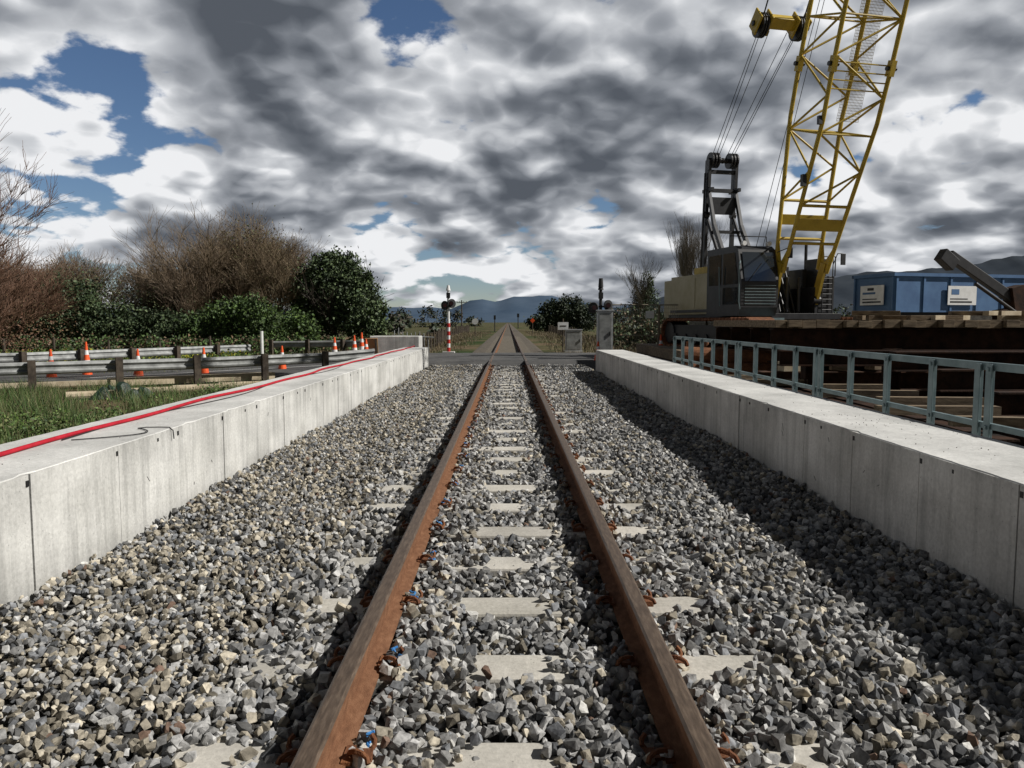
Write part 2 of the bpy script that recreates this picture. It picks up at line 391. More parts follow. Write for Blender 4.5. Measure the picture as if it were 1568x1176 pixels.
# ------------------------------------------------------------- guardrails
def guardrail(pts,hgt):
    mb=MB(); W=[(0,.155),(.035,.12),(.05,.075),(.0,.03),(0,-.03),(.05,-.075),(.035,-.12),(0,-.155),(-.004,-.155),(.03,-.12),(.045,-.075),(-.004,-.03),(-.004,.03),(.045,.075),(.03,.12),(-.004,.155)]
    mb.sweep([(p[0],p[1],p[2]+hgt-.16) for p in pts],W,0)
    for i in range(len(pts)-1):
        a=Vector(pts[i]);b2=Vector(pts[i+1]);L=(b2-a).length
        n=max(1,round(L/1.9))
        for k in range(n):
            p=a.lerp(b2,k/n); dd=(b2-a).normalized(); side=Vector((dd.y,-dd.x,0))
            R=Matrix.Rotation(math.atan2(dd.y,dd.x)+random.uniform(-.05,.05),3,'Z')
            q=p+side*.15
            mb.box((q.x,q.y,p.z+hgt/2-.12+random.uniform(-.02,.03)),(.17,.15,hgt+.34),1,R)
            q=p+side*.065
            mb.box((q.x,q.y,p.z+hgt-.16),(.14,.03,.3),1,R)
    return mb.build('guardrail',[M_galv2,M_post])
guardrail([(-19.5,14.2,-.5),(-11.7,18.9,-.5),(-8.6,21.2,-.5),(-5.6,23.4,-.45),(-4.2,24.2,-.35)],.76)
guardrail([(-24,18.5,-.45),(-15.5,24.5,-.45),(-11.2,33.5,-.45)],.72)
guardrail([(-11,36,-.4),(-7.5,35.5,-.35),(-4.5,33.2,-.3)],.75)
mb=MB(); mb.tube((-10.6,33.2,-.5),(-10.6,33.2,.85),.07,n=10); mb.build('white_marker_post',[M_white])
mb=MB()
mb.beam((-15,17.9,-.36),(-8,22.3,-.37),.18,.12,0); mb.beam((-10.5,20.2,-.34),(-7,22.9,-.35),.3,.2,0)
for i in range(4):
    x=-9.9+i*.8; mb.tube((x,17.2+i*.9,-.42),(x+1.4,18+i*.9,-.4),.1,.08,10,0)
mb.build('timber_log_pile',[M_paletim])

def cone(x,y,z,h=.9):
    mb=MB(); mb.box((x,y,z+.02),(.4,.4,.04),0); k=h/.9
    prof=[(0,.15),(.3,.105),(.42,.09),(.56,.068),(.68,.05),(.9,.025)]; cols=[0,1,0,1,0]
    for i in range(5): mb.tube((x,y,z+.04+prof[i][0]*k*.95),(x,y,z+.04+prof[i+1][0]*k*.95),prof[i][1],prof[i+1][1],16,cols[i],cap=(i==4))
    mb.build('traffic_cone',[M_orange,M_white])
for c in [(-13.4,22.6,-.45),(-12.9,23.6,-.45,1.1),(-11.0,22.9,-.45),(-9.2,23.3,-.42),(-7.1,24.2,-.4),(-6.3,28,-.2),(-5.7,28.6,-.15),(-5.35,28.2,-.13,1.0),(5.4,27.2,-.1),(-4.9,26.6,-.1,.75),(2.95,25.2,-.1,.7)]:
    cone(*c)

mb=MB(); mb.bbox((-5.3,29.5,-.2),(-3.4,30.6,.7),0); mb.build('concrete_block',[M_conc],bevel=.03)
mb=MB(); mb.box((-4.85,27.4,.3),(.45,.05,.75),0,Matrix.Rotation(.25,3,'X')); mb.beam((-4.65,27.3,-.1),(-4.7,27.3,.65),.06,.06,1); mb.build('plywood_board',[mat('ply',(.36,.2,.09),(.5,.3,.14),4),M_post])
mb=MB()
for i in range(9):
    mb.tube((-4.6+i*.17,31.2+.04*i,-.15),(-4.6+i*.17,31.2,.95-.03*i+random.uniform(-.1,.1)),.02,n=6)
mb.tube((-4.7,31.2,.7),(-3,31.2,.62),.02); mb.build('metal_barrier',[M_galv2])

# ------------------------------------------------------------- level crossing signals
def signal(x,y,h,stripe,hs):
    mb=MB(); r=.055
    if stripe:
        z=0
        for i in range(8): mb.tube((x,y,z+i*.17),(x,y,z+(i+1)*.17),r*1.25,n=14,m=1 if i%2 else 2)
        mb.tube((x,y,1.36),(x,y,h),r,n=12,m=1)
    else:
        mb.tube((x,y,-.1),(x,y,h),r,n=12,m=0)
        mb.tube((x,y-.02,h),(x,y-.02,h+.3),.09,.07,12,0)
    zc=h-.68
    mb.tube((x-hs-.08,y,zc),(x+hs+.08,y,zc),.03,n=8,m=0)
    for s in(-1,1):
        c=Vector((x+s*hs,y-.06,zc+s*.04)); mb.tube(c,c+Vector((s*.03,-.04,0)),.19,.19,24,0)
        c2=c+Vector((0,-.04,0)); mb.tube(c2,c2+Vector((0,-.1,0)),.1,.1,16,0); mb.tube(c2+Vector((0,-.102,0)),c2+Vector((0,-.106,0)),.08,.08,16,3)
        mb.tube(c+Vector((0,.02,0)),c+Vector((0,.18,0)),.12,.09,14,0)
    mb.tube((x,y,h-.1),(x,y,h+.12),.1,.05,12,0 if not stripe else 1)
    mb.box((x,y-.05,h-.3),(.16,.06,.22),0)
    mb.box((x,y,-.1),(.5,.5,.2),4)
    return mb.build('level_crossing_signal',[M_black,M_white,M_red,mat('unlit_red_lens',(.025,.004,.004),(.05,.006,.006),8,.3),M_conc])
signal(-2.5,32.4,2.65,True,.13); signal(3.22,26.9,2.45,False,.24)
def cabinet(x,y,z,w,d,h,name):
    mb=MB(); mb.bbox((x-w/2,y-d/2,z),(x+w/2,y+d/2,z+h),0); mb.bbox((x-w/2-.03,y-d/2-.04,z+h),(x+w/2+.03,y+d/2+.03,z+h+.05),0)
    mb.bbox((x-w/2+.04,y-d/2-.015,z+.08),(x+w/2-.04,y-d/2-.002,z+h-.06),1); mb.box((x+w/2-.1,y-d/2-.03,z+h*.5),(.03,.03,.14),2)
    mb.bbox((x-w/2-.05,y-d/2-.05,z-.3),(x+w/2+.05,y+d/2+.05,z),3)
    mb.build(name,[M_silver,M_galv2,M_black,M_conc],bevel=.008)
cabinet(3.28,26.2,.1,.5,.45,1.5,'signal_cabinet'); cabinet(3.05,36,-.1,.75,.5,.95,'signal_cabinet')
mb=MB(); mb.tube((2.6,36.5,-.2),(2.6,36.5,1.4),.03); mb.box((2.6,36.45,1.05),(.5,.02,.36),1); mb.box((2.6,36.437,1.05),(.3,.004,.06),0); mb.build('white_sign',[M_post,M_white])

# ------------------------------------------------------------- temporary fence
mb=MB(); z0,z1=-.35,1.85
for px in range(3):
    xa=3.7+px*1.75; xb=xa+1.68; y=27.6+px*.15
    for x in(xa,xb): mb.tube((x,y,z0),(x,y,z1),.026,n=8)
    for z in(z0+.1,z1,(z0+z1)/2): mb.tube((xa,y,z),(xb,y,z),.022,n=8)
    n=22
    for i in range(1,n): mb.tube((xa+(xb-xa)*i/n,y,z0+.1),(xa+(xb-xa)*i/n,y,z1),.006,n=4,cap=False)
    for i in range(1,16): mb.tube((xa,y,z0+.1+(z1-z0-.1)*i/16),(xb,y,z0+.1+(z1-z0-.1)*i/16),.006,n=4,cap=False)
    mb.box((xa,y,z0),(.2,.6,.12),1)
mb.box((5.05,27.5,1.5),(.30,.01,.26),2)
mb.build('temporary_mesh_fence',[mat('fence_steel',(.16,.135,.09),(.28,.245,.18),4,.6),M_conc,M_white])

# ------------------------------------------------------------- galvanised railing (right)
mb=MB(); X=3.62; zt=.93; y=2.6
ys_=[]
while y<17: ys_.append(y); y+=.79
for i,y in enumerate(ys_):
    for yy in ([y,y+.14] if i%4==0 else [y]):
        mb.box((X,yy,(zt-.62)/2),(.012,.07,zt+.6),0); mb.box((X+.035,yy+.034,(zt-.62)/2),(.06,.008,zt+.6),0)
    mb.box((X-.012,y,zt-.05),(.012,.03,.03),0); mb.box((X-.012,y,.44),(.012,.03,.03),0)
mb.box((X+.045,9.6,zt-.03),(.045,14.6,.06),0); mb.box((X+.03,9.6,.45),(.04,14.6,.045),0); mb.box((X+.03,9.6,.03),(.04,14.6,.045),0)
mb.build('galvanised_handrail',[M_galv],bevel=.003)

# ------------------------------------------------------------- steel staging with timber deck
def staging():
    mb=MB(); x0,x1=5.7,31; y0,y1=16.5,21.4; zt=1.27
    x=x0
    while x<x1:
        w=random.choice([.25,.3,.3,.35]); mb.bbox((x,y0-random.uniform(0,.25),zt-.14-random.uniform(0,.03)),(x+w-.015,y1,zt+random.uniform(-.02,.02)),1); x+=w
    for yb in(y0+.2,y0+1.6,y0+3.2,y1-.3):
        mb.ibeam((x0,yb,zt-.42),(x1,yb,zt-.42),.3,.5,.03,0)
    x=x0+.6
    while x<x1:
        for yb in(y0+.5,y1-.8):
            mb.ibeam((x,yb,-1.0),(x,yb,zt-.67),.3,.3,.025,0,up=(1,0,0))
        mb.ibeam((x,y0+.1,zt-.83),(x,y1,zt-.83),.28,.3,.03,0)
        x+=2.6
    mb.bbox((x0+.3,y1-.2,-.6),(x1,y1-.1,zt-.7),0)
    mb.ibeam((x0-.5,y0-.6,.02),(x1,y0-.6,.02),.3,.4,.03,3); mb.ibeam((x0-1,y0-1.4,-.3),(x1,y0-1.4,-.25),.35,.4,.03,0)
    for i in range(16):
        xx=x0+.3+i*.9+random.uniform(-.2,.2); mb.box((xx,y0-.6,.32),(random.uniform(.2,.6),.3,random.uniform(.12,.2)),1+(i%5==0)*1,Matrix.Rotation(random.uniform(-.3,.3),3,'Z'))
    for i in range(5):
        a=x0+.6+i*2.6; mb.beam((a,y0+.45,-.7),(a+2.5,y0+.45,zt-.75),.1,.1,0)
    for i in range(22):
        xx=random.uniform(x0+1.5,14.5); mb.box((xx,y0+random.uniform(.2,1.3),zt+.06+(i%3==0)*.1),(random.uniform(.3,1.2),random.uniform(.1,.25),.1),1+(i%4==0),Matrix.Rotation(random.uniform(-.5,.5),3,'Z'))
    return mb.build('steel_staging_platform',[M_drust,M_timber,M_paletim,mat('brown_rust_beam',(.035,.016,.009),(.11,.05,.024),5,.9,bump=.3)],bevel=.006)
staging()
mb=MB()
for i in range(4): mb.ibeam((4.6+.5*i,8.5,-.25+.05*(i%2)),(4.9+.45*i,16.8,-.2),.25,.35,.025,0)
for i in range(7): mb.box((4.5+random.uniform(0,1.8),9+i*1.2,.06),(random.uniform(.8,1.8),.16,.12),1,Matrix.Rotation(random.uniform(-.2,.2),3,'Z'))
for i in range(5): mb.ibeam((5.9+i*1.6,15.0,-.6),(5.9+i*1.6,15.0,.62+.1*(i%2)),.26,.26,.025,0,up=(1,0,0))
mb.ibeam((5.2,14.7,.55),(17,14.7,.55),.26,.3,.025,0)
for i in range(4): mb.ibeam((6.6,9+i*1.4,-.1+.22*i),(14,9.4+i*1.4,-.1+.22*i),.26,.34,.025,0)
mb.build('steel_beam_stack',[M_drust,M_timber])
mb=MB()
for x in (4.5,4.95,5.4): mb.tube((x,19.2,-.5),(x,19.2,.75),.06,n=10,m=0)
mb.tube((4.2,18.6,.45),(6.3,18.4,.35),.2,n=16,m=0); mb.tube((4.3,18.3,.1),(6.5,18.1,.05),.2,n=16,m=0)
mb.build('rusty_steel_pipes',[M_rust])
mb=MB(); mb.bbox((10.8,21.6,-.6),(60,46,1.42)); mb.build('gravel_pad',[mat('pad_gravel',(.12,.11,.09),(.24,.22,.19),6,.95,bump=.6)])
mb=MB()
for i in range(9):
    mb.bbox((4.9+i*.78,20.9 if i>3 else 20.6,.1),(5.65+i*.78,29.5,.42))
mb.bbox((4.9,20.8,-.6),(11.8,29.4,.095),1)
mb.build('timber_crane_mat',[M_timber,M_drust],bevel=.01)

# ------------------------------------------------------------- blue skip bins
def skip(cx,cy,ang,Lg,W,H,z,sign_end=False,sign_side=False):
    R=Matrix.Rotation(ang,3,'Z'); mb=MB(); o=Vector((cx,cy,z))
    def bx(lo,hi,m=0):
        c=Vector([(lo[i]+hi[i])/2 for i in range(3)]); mb.box(R@c+o,[hi[i]-lo[i] for i in range(3)],m,R)
    t=.04
    bx((0,0,.15),(Lg,t,H)); bx((0,W-t,.15),(Lg,W,H)); bx((0,t,.15),(t,W-t,H)); bx((Lg-t,t,.15),(Lg,W-t,H)); bx((t,t,.15),(Lg-t,W-t,.2))
    n=int(Lg/1.2)
    for i in range(n+1):
        x=.05+i*(Lg-.2)/n; bx((x,-.05,.15),(x+.08,-.002,H-.11))
    for y in (.02,W-.1): bx((-.05,y,.15),(-.002,y+.08,H-.11))
    bx((-.09,-.09,H-.1),(Lg+.05,.05,H+.02)); bx((-.09,.052,H-.1),(.05,W+.05,H+.02)); bx((-.09,W-.05,H-.098),(Lg+.05,W+.05,H+.018))
    bx((.2,.3,0),(Lg-.2,.5,.148),1); bx((.2,W-.5,0),(Lg-.2,W-.3,.148),1)
    if sign_end:
        bx((-.1,W*.2,.42),(-.075,W*.78,1.15),2); bx((-.105,W*.26,.5),(-.101,W*.72,.56),1); bx((-.105,W*.36,.62),(-.101,W*.72,.66),1); bx((-.105,W*.4,.82),(-.101,W*.72,.9),0); bx((-.105,W*.44,.96),(-.101,W*.6,1.06),1)
    if sign_side:
        x=2.3; bx((x,-.1,.42),(x+1.3,-.075,1.12),2); bx((x+.1,-.105,.5),(x+1.1,-.101,.56),1); bx((x+.1,-.105,.62),(x+.9,-.101,.66),1); bx((x+.15,-.105,.8),(x+.5,-.101,1.0),0)
    mb.build('blue_skip_bin',[M_blue,M_black,M_white])
skip(14.0,28,math.radians(15),6.2,2.1,1.55,1.45,True,True)
skip(20.4,29.4,math.radians(12),6,2.1,1.55,1.45,False,False)
mb=MB(); mb.beam((11.6,20.4,3.0),(13.9,21.0,1.75),.18,.26,0); mb.beam((11.35,20.35,3.02),(11.75,20.45,2.72),.26,.34,0); mb.beam((13.9,21.0,1.3),(13.7,20.95,2.2),.35,.45,1)
mb.beam((13.2,20.8,1.35),(14.6,21.2,1.6),.3,.4,1); mb.tube((12.4,20.5,2.25),(13.7,20.8,1.5),.05,n=10,m=0)
mb.build('steel_boom_arm',[M_dark,M_drust],bevel=.02)

# ------------------------------------------------------------- crawler crane
def crane():
    root=bpy.data.objects.new('crawler_crane',None); COL.objects.link(root)
    a=math.radians(13); h=Vector((math.sin(a),-math.cos(a),0)); s=Vector((math.cos(a),math.sin(a),0))
    F=Vector((8.72,23.5,1.9))
    O=F-h*1.4; O.z=0
    R=Matrix((s,-h,Vector((0,0,1)))).transposed()
    def Lc(x,y,z): return O+s*x-h*y+Vector((0,0,z))
    def bx(mb,lo,hi,m=0):
        c=[(lo[i]+hi[i])/2 for i in range(3)]; mb.box(Lc(*c),[hi[i]-lo[i] for i in range(3)],m,R)
    def done(mb,n,mats,**k):
        o=mb.build(n,mats,**k); o.parent=root
    mb=MB()
    for sx in(-1.95,1.95):
        z0=.44; hh=.88; w=.8
        pts=[]
        Lh=2.6; r=hh/2
        for i in range(13): t=math.pi/2+math.pi*i/12; pts.append((-Lh+r*math.cos(t)*1.0,z0+r+r*math.sin(t)))
        for i in range(13): t=-math.pi/2+math.pi*i/12; pts.append((Lh+r*math.cos(t),z0+r+r*math.sin(t)))
        P=[]; n=len(pts)
        for i in range(n):
            p,q=pts[i],pts[(i+1)%n]; L=math.dist(p,q); k=max(1,round(L/.22))
            for j in range(k): P.append((p[0]+(q[0]-p[0])*j/k,p[1]+(q[1]-p[1])*j/k,math.atan2(q[1]-p[1],q[0]-p[0])))
        for (yy,zz,an) in P:
            Rl=R@Matrix.Rotation(an,3,'X'); mb.box(Lc(sx,yy,zz),(w,.19,.06),0,Rl); mb.box(Lc(sx,yy,zz),(w*.95,.04,.11),0,Rl)
        bx(mb,(sx-.25,-2.4,z0+.18),(sx+.25,2.4,z0+.7),1)
        for i in range(7): mb.tube(Lc(sx-.3,-2.2+i*.73,z0+.25),Lc(sx+.3,-2.2+i*.73,z0+.25),.17,n=16,m=1)
        for yy in(-2.6,2.6): mb.tube(Lc(sx-.3,yy,z0+.44),Lc(sx+.3,yy,z0+.44),.36,n=20,m=1)
    bx(mb,(-1.7,-1,.65),(1.7,1,1.1),1); mb.tube(Lc(0,0,1.05),Lc(0,0,1.32),.9,n=32,m=1)
    done(mb,'crawler_tracks',[M_rust,M_dark])
    mb=MB()
    bx(mb,(-1.55,-1.5,1.32),(1.55,4.2,1.5),1)
    bx(mb,(-1.6,.7,1.5),(-.65,3.9,2.85),0); bx(mb,(.75,.3,1.5),(1.6,3.9,2.75),0); bx(mb,(-1.55,3.9,1.4),(1.55,4.6,2.75),0)
    bx(mb,(-1.615,.8,1.7),(-1.603,1.9,2.75),0); bx(mb,(-1.615,2.0,1.7),(-1.603,3.1,2.75),0)
    bx(mb,(-1.63,.8,1.56),(-1.601,3.9,1.66),1)
    bx(mb,(-1.5,1.2,2.86),(-1.0,2.3,3.08),2)
    done(mb,'machinery_house',[M_cream,M_dark,M_yel],bevel=.03)
    mb=MB()
    for i,(yy,zz,r) in enumerate([(.3,1.95,.38),(1.3,1.95,.42),(2.3,1.9,.38)]):
        mb.tube(Lc(-.55,yy,zz),Lc(.65,yy,zz),r*.8,n=24,m=1)
        for x in(-.58,.62): mb.tube(Lc(x,yy,zz),Lc(x+.05,yy,zz),r,n=24,m=0)
    bx(mb,(-.8,-.3,1.5),(-.7,2.9,2.3),0); bx(mb,(.66,-1.45,1.5),(.76,2.9,2.3),0); bx(mb,(-.68,-1.5,1.5),(-.58,-.3,2.1),0)
    bx(mb,(.95,-1.2,1.5),(1.5,.2,2.65),0); bx(mb,(1.0,-1.0,2.65),(1.35,-.4,3.2),0)
    bx(mb,(-.55,-.2,1.5),(.55,.1,3.0),0); bx(mb,(.78,-.6,1.5),(.93,.2,2.9),0); bx(mb,(-.75,-.9,1.5),(-.62,.4,3.1),0)
    for q in range(6): mb.tube(Lc(-.5+.17*q,-.9,1.5),Lc(-.45+.15*q,-.35,2.6+.15*(q%3)),.035,n=8)
    mb.tube(Lc(1.15,-.2,2.5),Lc(1.15,-.2,3.7),.05,n=10)
    mb.path([Lc(.95,-1.22,2.65),Lc(.95,-1.22,3.25),Lc(1.5,-1.22,3.25),Lc(1.5,-1.22,2.65)],.02,6)
    for i in range(9): mb.tube(Lc(1.05,-1.25,1.3+i*.16),Lc(1.4,-1.25,1.3+i*.16),.014,n=6)
    for x in(1.05,1.4): mb.tube(Lc(x,-1.25,1.1),Lc(x,-1.25,3.3),.018,n=6)
    mb.path([Lc(1.4,-1.25,3.0),Lc(1.55,-1.25,3.35),Lc(1.72,-1.25,3.35)],.016,6); bx(mb,(1.66,-1.28,3.0),(1.82,-1.24,3.35),0)
    for x in(-.2,.2): mb.tube(Lc(x,-1.3,1.55),Lc(x,-1.3,2.6),.05,n=10)
    done(mb,'winch_drums_and_equipment',[M_dark,mat('wire_rope',(.03,.028,.025),(.07,.065,.06),40,.5,metal=.5)],bevel=.01)
    mb=MB(); x0,x1=-2.02,-.80; y0,y1=-1.75,.35; z0,z1=1.42,3.5
    prof=[(y0+.12,z0),(y0,z0+.25),(y0-.03,z0+1.0),(y0+.2,z1-.12),(y0+.38,z1),(y1,z1),(y1,z0)]
    b=len(mb.v)
    for x in(x0,x1):
        for (yy,zz) in prof: mb.v.append(tuple(Lc(x,yy,zz)))
    n=len(prof)
    for i in range(n): j=(i+1)%n; mb.f.append((b+i,b+j,b+n+j,b+n+i)); mb.m.append(0)
    mb.f.append(tuple(b+i for i in range(n))); mb.m.append(0); mb.f.append(tuple(b+n+i for i in range(n))); mb.m.append(0)
    def pane(P,off,m=1):
        c=[Lc(*p)+off for p in P]; mb.quad(c,m)
    f=h*.012
    pane([(x0+.1,y0-.022,z0+1.02),(x1-.1,y0-.022,z0+1.02),(x1-.1,y0+.17,z1-.2),(x0+.1,y0+.17,z1-.2)],f+h*.01)
    pane([(x0+.12,y0+.005,z0+.3),(x1-.12,y0+.005,z0+.3),(x1-.12,y0-.022,z0+.85),(x0+.12,y0-.022,z0+.85)],f)
    pane([(x0,y0+.15,z0+.95),(x0,y0+1.05,z0+.95),(x0,y0+1.05,z1-.2),(x0,y0+.38,z1-.2)],-s*.012)
    pane([(x0,y0+.15,z0+.35),(x0,y0+1.05,z0+.35),(x0,y0+1.05,z0+.85),(x0,y0+.12,z0+.85)],-s*.012)
    pane([(x0,y0+1.2,z0+.95),(x0,y1-.15,z0+.95),(x0,y1-.15,z1-.2),(x0,y0+1.2,z1-.2)],-s*.012)
    for i in range(7):
        z=z0+.35+i*.09; mb.tube(Lc(x0+.1,y0-.06,z),Lc(x1-.1,y0-.06,z),.007,n=6,m=2)
    mb.path([Lc(x0-.05,y0-.05,z0+.2),Lc(x0-.12,y0-.1,z0+.4),Lc(x0-.12,y0-.1,z0+1.5),Lc(x0-.03,y0,z0+1.6)],.018,6,2)
    mb.path([Lc(x0-.08,y0+1.1,z0+.3),Lc(x0-.12,y0+1.1,z0+1.5)],.018,6,2)
    mb.path([Lc(x0+.2,y0-.05,z0+1.0),Lc(x0+.7,y0+.06,z0+1.55)],.012,6,0)
    mb.path([Lc(x1-.05,y0,z1-.2),Lc(x1+.1,y0-.35,z1-.1)],.014,6,0); mb.box(Lc(x1+.12,y0-.38,z1-.25),(.16,.04,.3),0,R)
    for x in(x0+.2,x1-.2): mb.tube(Lc(x,y0+.3,z1+.06),Lc(x,y0+.18,z1+.06),.07,n=14,m=3)
    bx(mb,(x0-.05,y0-.3,z0-.12),(x1+.05,y0+.15,z0-.06),2)
    for x in (x0,x0+.5,x1): mb.tube(Lc(x,y0+.7,z1),Lc(x,y0+.7,z1+.32),.014,n=6,m=0)
    mb.path([Lc(x0,y0+.7,z1+.32),Lc(x1,y0+.7,z1+.32)],.014,6,0)
    done(mb,'operator_cab',[M_dark,M_glass,M_galv,M_white])
    mb=MB(); T=Lc
    for x in(-.62,.42):
        mb.beam(T(x-.0,3.3,2.8),T(x,3.15,6.6),.11,.16,0)
        mb.beam(T(x,1.0,2.2),T(x,2.6,4.6),.11,.16,0); mb.beam(T(x,2.6,4.6),T(x,3.1,6.0),.1,.14,0)
        mb.tube(T(x,2.0,3.2),T(x,3.2,5.0),.06,n=10,m=0)
        mb.beam(T(x,2.75,5.9),T(x,3.45,5.9),.1,.12,0); mb.tube(T(x-.09,3.2,5.05),T(x+.09,3.2,5.05),.11,n=14)
        mb.beam(T(x,3.15,6.0),T(x,3.1,6.95),.1,.3,0)
    for z in(5.9,6.55): mb.beam(T(-.68,3.1,z),T(.48,3.1,z),.14,.12,0)
    mb.box(T(-.1,3.0,5.35),(1.0,.05,.6),0,R)
    for z in(4.4,3.6): mb.beam(T(-.62,2.7,z),T(.42,2.7,z),.1,.1,0)
    for x in np.linspace(-.58,.38,9): mb.tube(T(x,3.1,6.95),T(x+.05,3.1,6.95),.27 if abs(x+.1)>.16 else .1,n=24,m=0)
    mb.tube(T(-.66,3.1,6.95),T(.46,3.1,6.95),.08,n=12)
    mb.tube(T(-.75,3.3,2.8),T(-.72,3.15,6.5),.035,n=8)
    done(mb,'gantry',[M_dark,M_galv])
    el=math.radians(72.5); d=(h*math.cos(el)+Vector((0,0,math.sin(el)))); nn=s.cross(d).normalized()
    W=1.75;D=1.6
    def hw(t): return .70+(W/2-.70)*min(1,max(0,t/6.6))
    def hd(t): return .10+(D/2-.10)*min(1,max(0,t/5.2))
    def C(t,i,j): return F+d*t+s*(i*hw(t))+nn*(j*hd(t))
    RB=Matrix((s,nn,d)).transposed()
    mb=MB(); TL=19
    for i in(-1,1):
        for j in(-1,1):
            for (t0,t1) in((0.9,5.2),(5.2,6.6),(6.6,TL)): mb.tube(C(t0,i,j),C(t1,i,j),.06,n=10,m=0)
        mb.beam(C(-.1,i,0),C(1.15,i,0),.09,.26,0,up=nn); mb.tube(C(0,i,0)-s*.12,C(0,i,0)+s*.12,.15,n=18,m=1)
        mb.quad([C(.9,i,-1)+s*.01,C(1.9,i,-1)+s*.01,C(1.2,i,0)+s*.01,C(1.9,i,1)+s*.01,C(.9,i,1)+s*.01],0)
    mb.box(C(2.35,0,1),(2*hw(2.3)-.1,.05,.34),0,RB); mb.box(C(2.35,0,-1),(2*hw(2.3)-.1,.05,.30),0,RB)
    for sgn in(-1,1):
        for tt in (1.8,2.9): mb.tube(C(tt,-1,sgn),C(tt,1,sgn),.045,n=10)
    step=.98; t=2.9; k=0
    while t+step<TL:
        u=t+step
        for j in(-1,1):
            i0=1 if k%2 else -1; mb.tube(C(t,i0,j),C(u,-i0,j),.031,n=7,m=0,cap=False)
        for i in(-1,1):
            j0=1 if (k%2) else -1; mb.tube(C(t,i,j0),C(u,i,-j0),.031,n=7,m=0,cap=False)
        if k%3==1:
            for j in(-1,1): mb.tube(C(u,-1,j),C(u,1,j),.028,n=7,m=0,cap=False)
            for i in(-1,1): mb.tube(C(u,i,-1),C(u,i,1),.028,n=7,m=0,cap=False)
            mb.tube(C(u,-1,-1),C(u,1,1),.022,n=6,cap=False)
        t=u;k+=1
    for tj in(6.6,12.6):
        for i in(-1,1):
            for j in(-1,1):
                mb.beam(C(tj-.2,i,j),C(tj+.2,i,j),.15,.18,0); mb.tube(C(tj,i,j)-s*.15,C(tj,i,j)+s*.15,.06,n=10,m=1)
    for q in range(4): mb.tube(C(6.0+q*.22,-1,1),C(6.0+q*.22,1,1),.018,n=6)
    for q in range(18):
        x=-.35+.04*q; mb.tube(F+d*5.2+s*x+nn*(D/2-.12),F+d*8.2+s*x+nn*(D/2-.12),.005,n=4,cap=False)
    for q in range(43):
        tt=5.2+.07*q; mb.tube(F+d*tt+s*-.35+nn*(D/2-.12),F+d*tt+s*.33+nn*(D/2-.12),.005,n=4,cap=False)
    mb.box(C(3.6,-1,1)-s*.12,(.12,.12,.32),1,R); mb.box(C(5.2,-1,1)-s*.1,(.1,.1,.22),1,R)
    done(mb,'lattice_boom',[M_yel,M_dark])
    mb=MB(); B=Vector((8.28,24.0,10.25)); gt=T(-.1,3.1,6.95); sg=-1 if nn.y<0 else 1; tip=F+d*TL+nn*(D/2*sg)
    dv=(B-gt).normalized()
    for x in(-.86,-.48,.4,.78): mb.beam(B+s*x-dv*.34,B+s*x+dv*.26,.06,.5,0,up=s.cross(dv))
    mb.beam(B-s*.9,B+s*.9,.24,.36,0,up=dv); 
    for x in(-.76,-.68,-.6,.5,.58,.66): mb.tube(B+s*x-dv*.14,B+s*(x+.05)-dv*.14,.36,n=24,m=1)
    mb.tube(B-s*.95-dv*.1,B+s*.95-dv*.1,.08,n=12,m=1)
    done(mb,'pendant_bridle',[M_yel,M_dark],bevel=.02)
    mb=MB()
    for x,gx in((-.66,-.5),(-.58,-.35),(-.3,-.25),(.3,.05),(.58,.2),(.64,.3)):
        mb.tube(B+s*x-dv*.3,T(gx-.05,3.05,7.0),.011,n=5,cap=False)
    for x in(-.7,.65): mb.tube(B+s*x+dv*.2,tip+s*x,.022,n=6,cap=False)
    for x in(-.12,.15): mb.tube(Lc(x,1.3,2.3),F+d*TL+nn*(D/2*sg)*.6,.010,n=5,cap=False)
    done(mb,'wire_ropes',[M_black])
crane()

# ------------------------------------------------------------- small track-side things
def post_line(name,pts,h=1.0,sp=2.5,wires=True):
    mb=MB()
    for i in range(len(pts)-1):
        a=Vector(pts[i]);b2=Vector(pts[i+1]);n=max(1,int((b2-a).length/sp))
        for k in range(n):
            p=a.lerp(b2,k/n); r=random.uniform(.05,.08); mb.tube(p,p+Vector((random.uniform(-.04,.04),0,h*random.uniform(.85,1.1))),r,r*.9,7)
        if wires:
            for z in(.35,.65,.95): mb.tube(a+Vector((0,0,z*h)),b2+Vector((0,0,z*h)),.008,n=4)
    mb.build(name,[M_post])
post_line('wooden_fence',[(-3.8,33,-.3),(-4.2,45,-.4),(-5.5,70,-.4),(-7,140,-.4)],1.1,2.2)
post_line('wooden_fence',[(3.2,38,-.3),(3.6,48,-.3),(5.5,62,-.35),(5.5,75,-.4),(6.5,140,-.4)],1.1,2.0)
post_line('wooden_fence',[(-28,33,-.5),(-20,34,-.5),(-12,37,-.5)],1.0,1.8)
def smallsign(x,y,h,shape,c,name):
    mb=MB(); mb.tube((x,y,-.3),(x,y,h),.04)
    if shape=='round': mb.tube((x,y-.05,h),(x,y-.08,h),.3,n=24,m=1)
    else: mb.box((x,y-.05,h),(.38,.03,.38),1,Matrix.Rotation(math.pi/4,3,'Y'))
    mb.build(name,[M_post,c])
smallsign(-3.2,75,1.3,'round',M_white,'round_sign'); smallsign(2.6,82,1.4,'diamond',M_orange,'warning_sign')
mb=MB(); mb.tube((-1.9,110,-.2),(-1.9,110,2.2),.07); mb.box((-1.9,109.9,1.9),(.3,.2,.6),0); mb.tube((2.2,170,-.2),(2.2,170,3),.1); mb.box((2.2,169.9,2.7),(.5,.2,.8),0); mb.build('railway_signal_mast',[M_black])
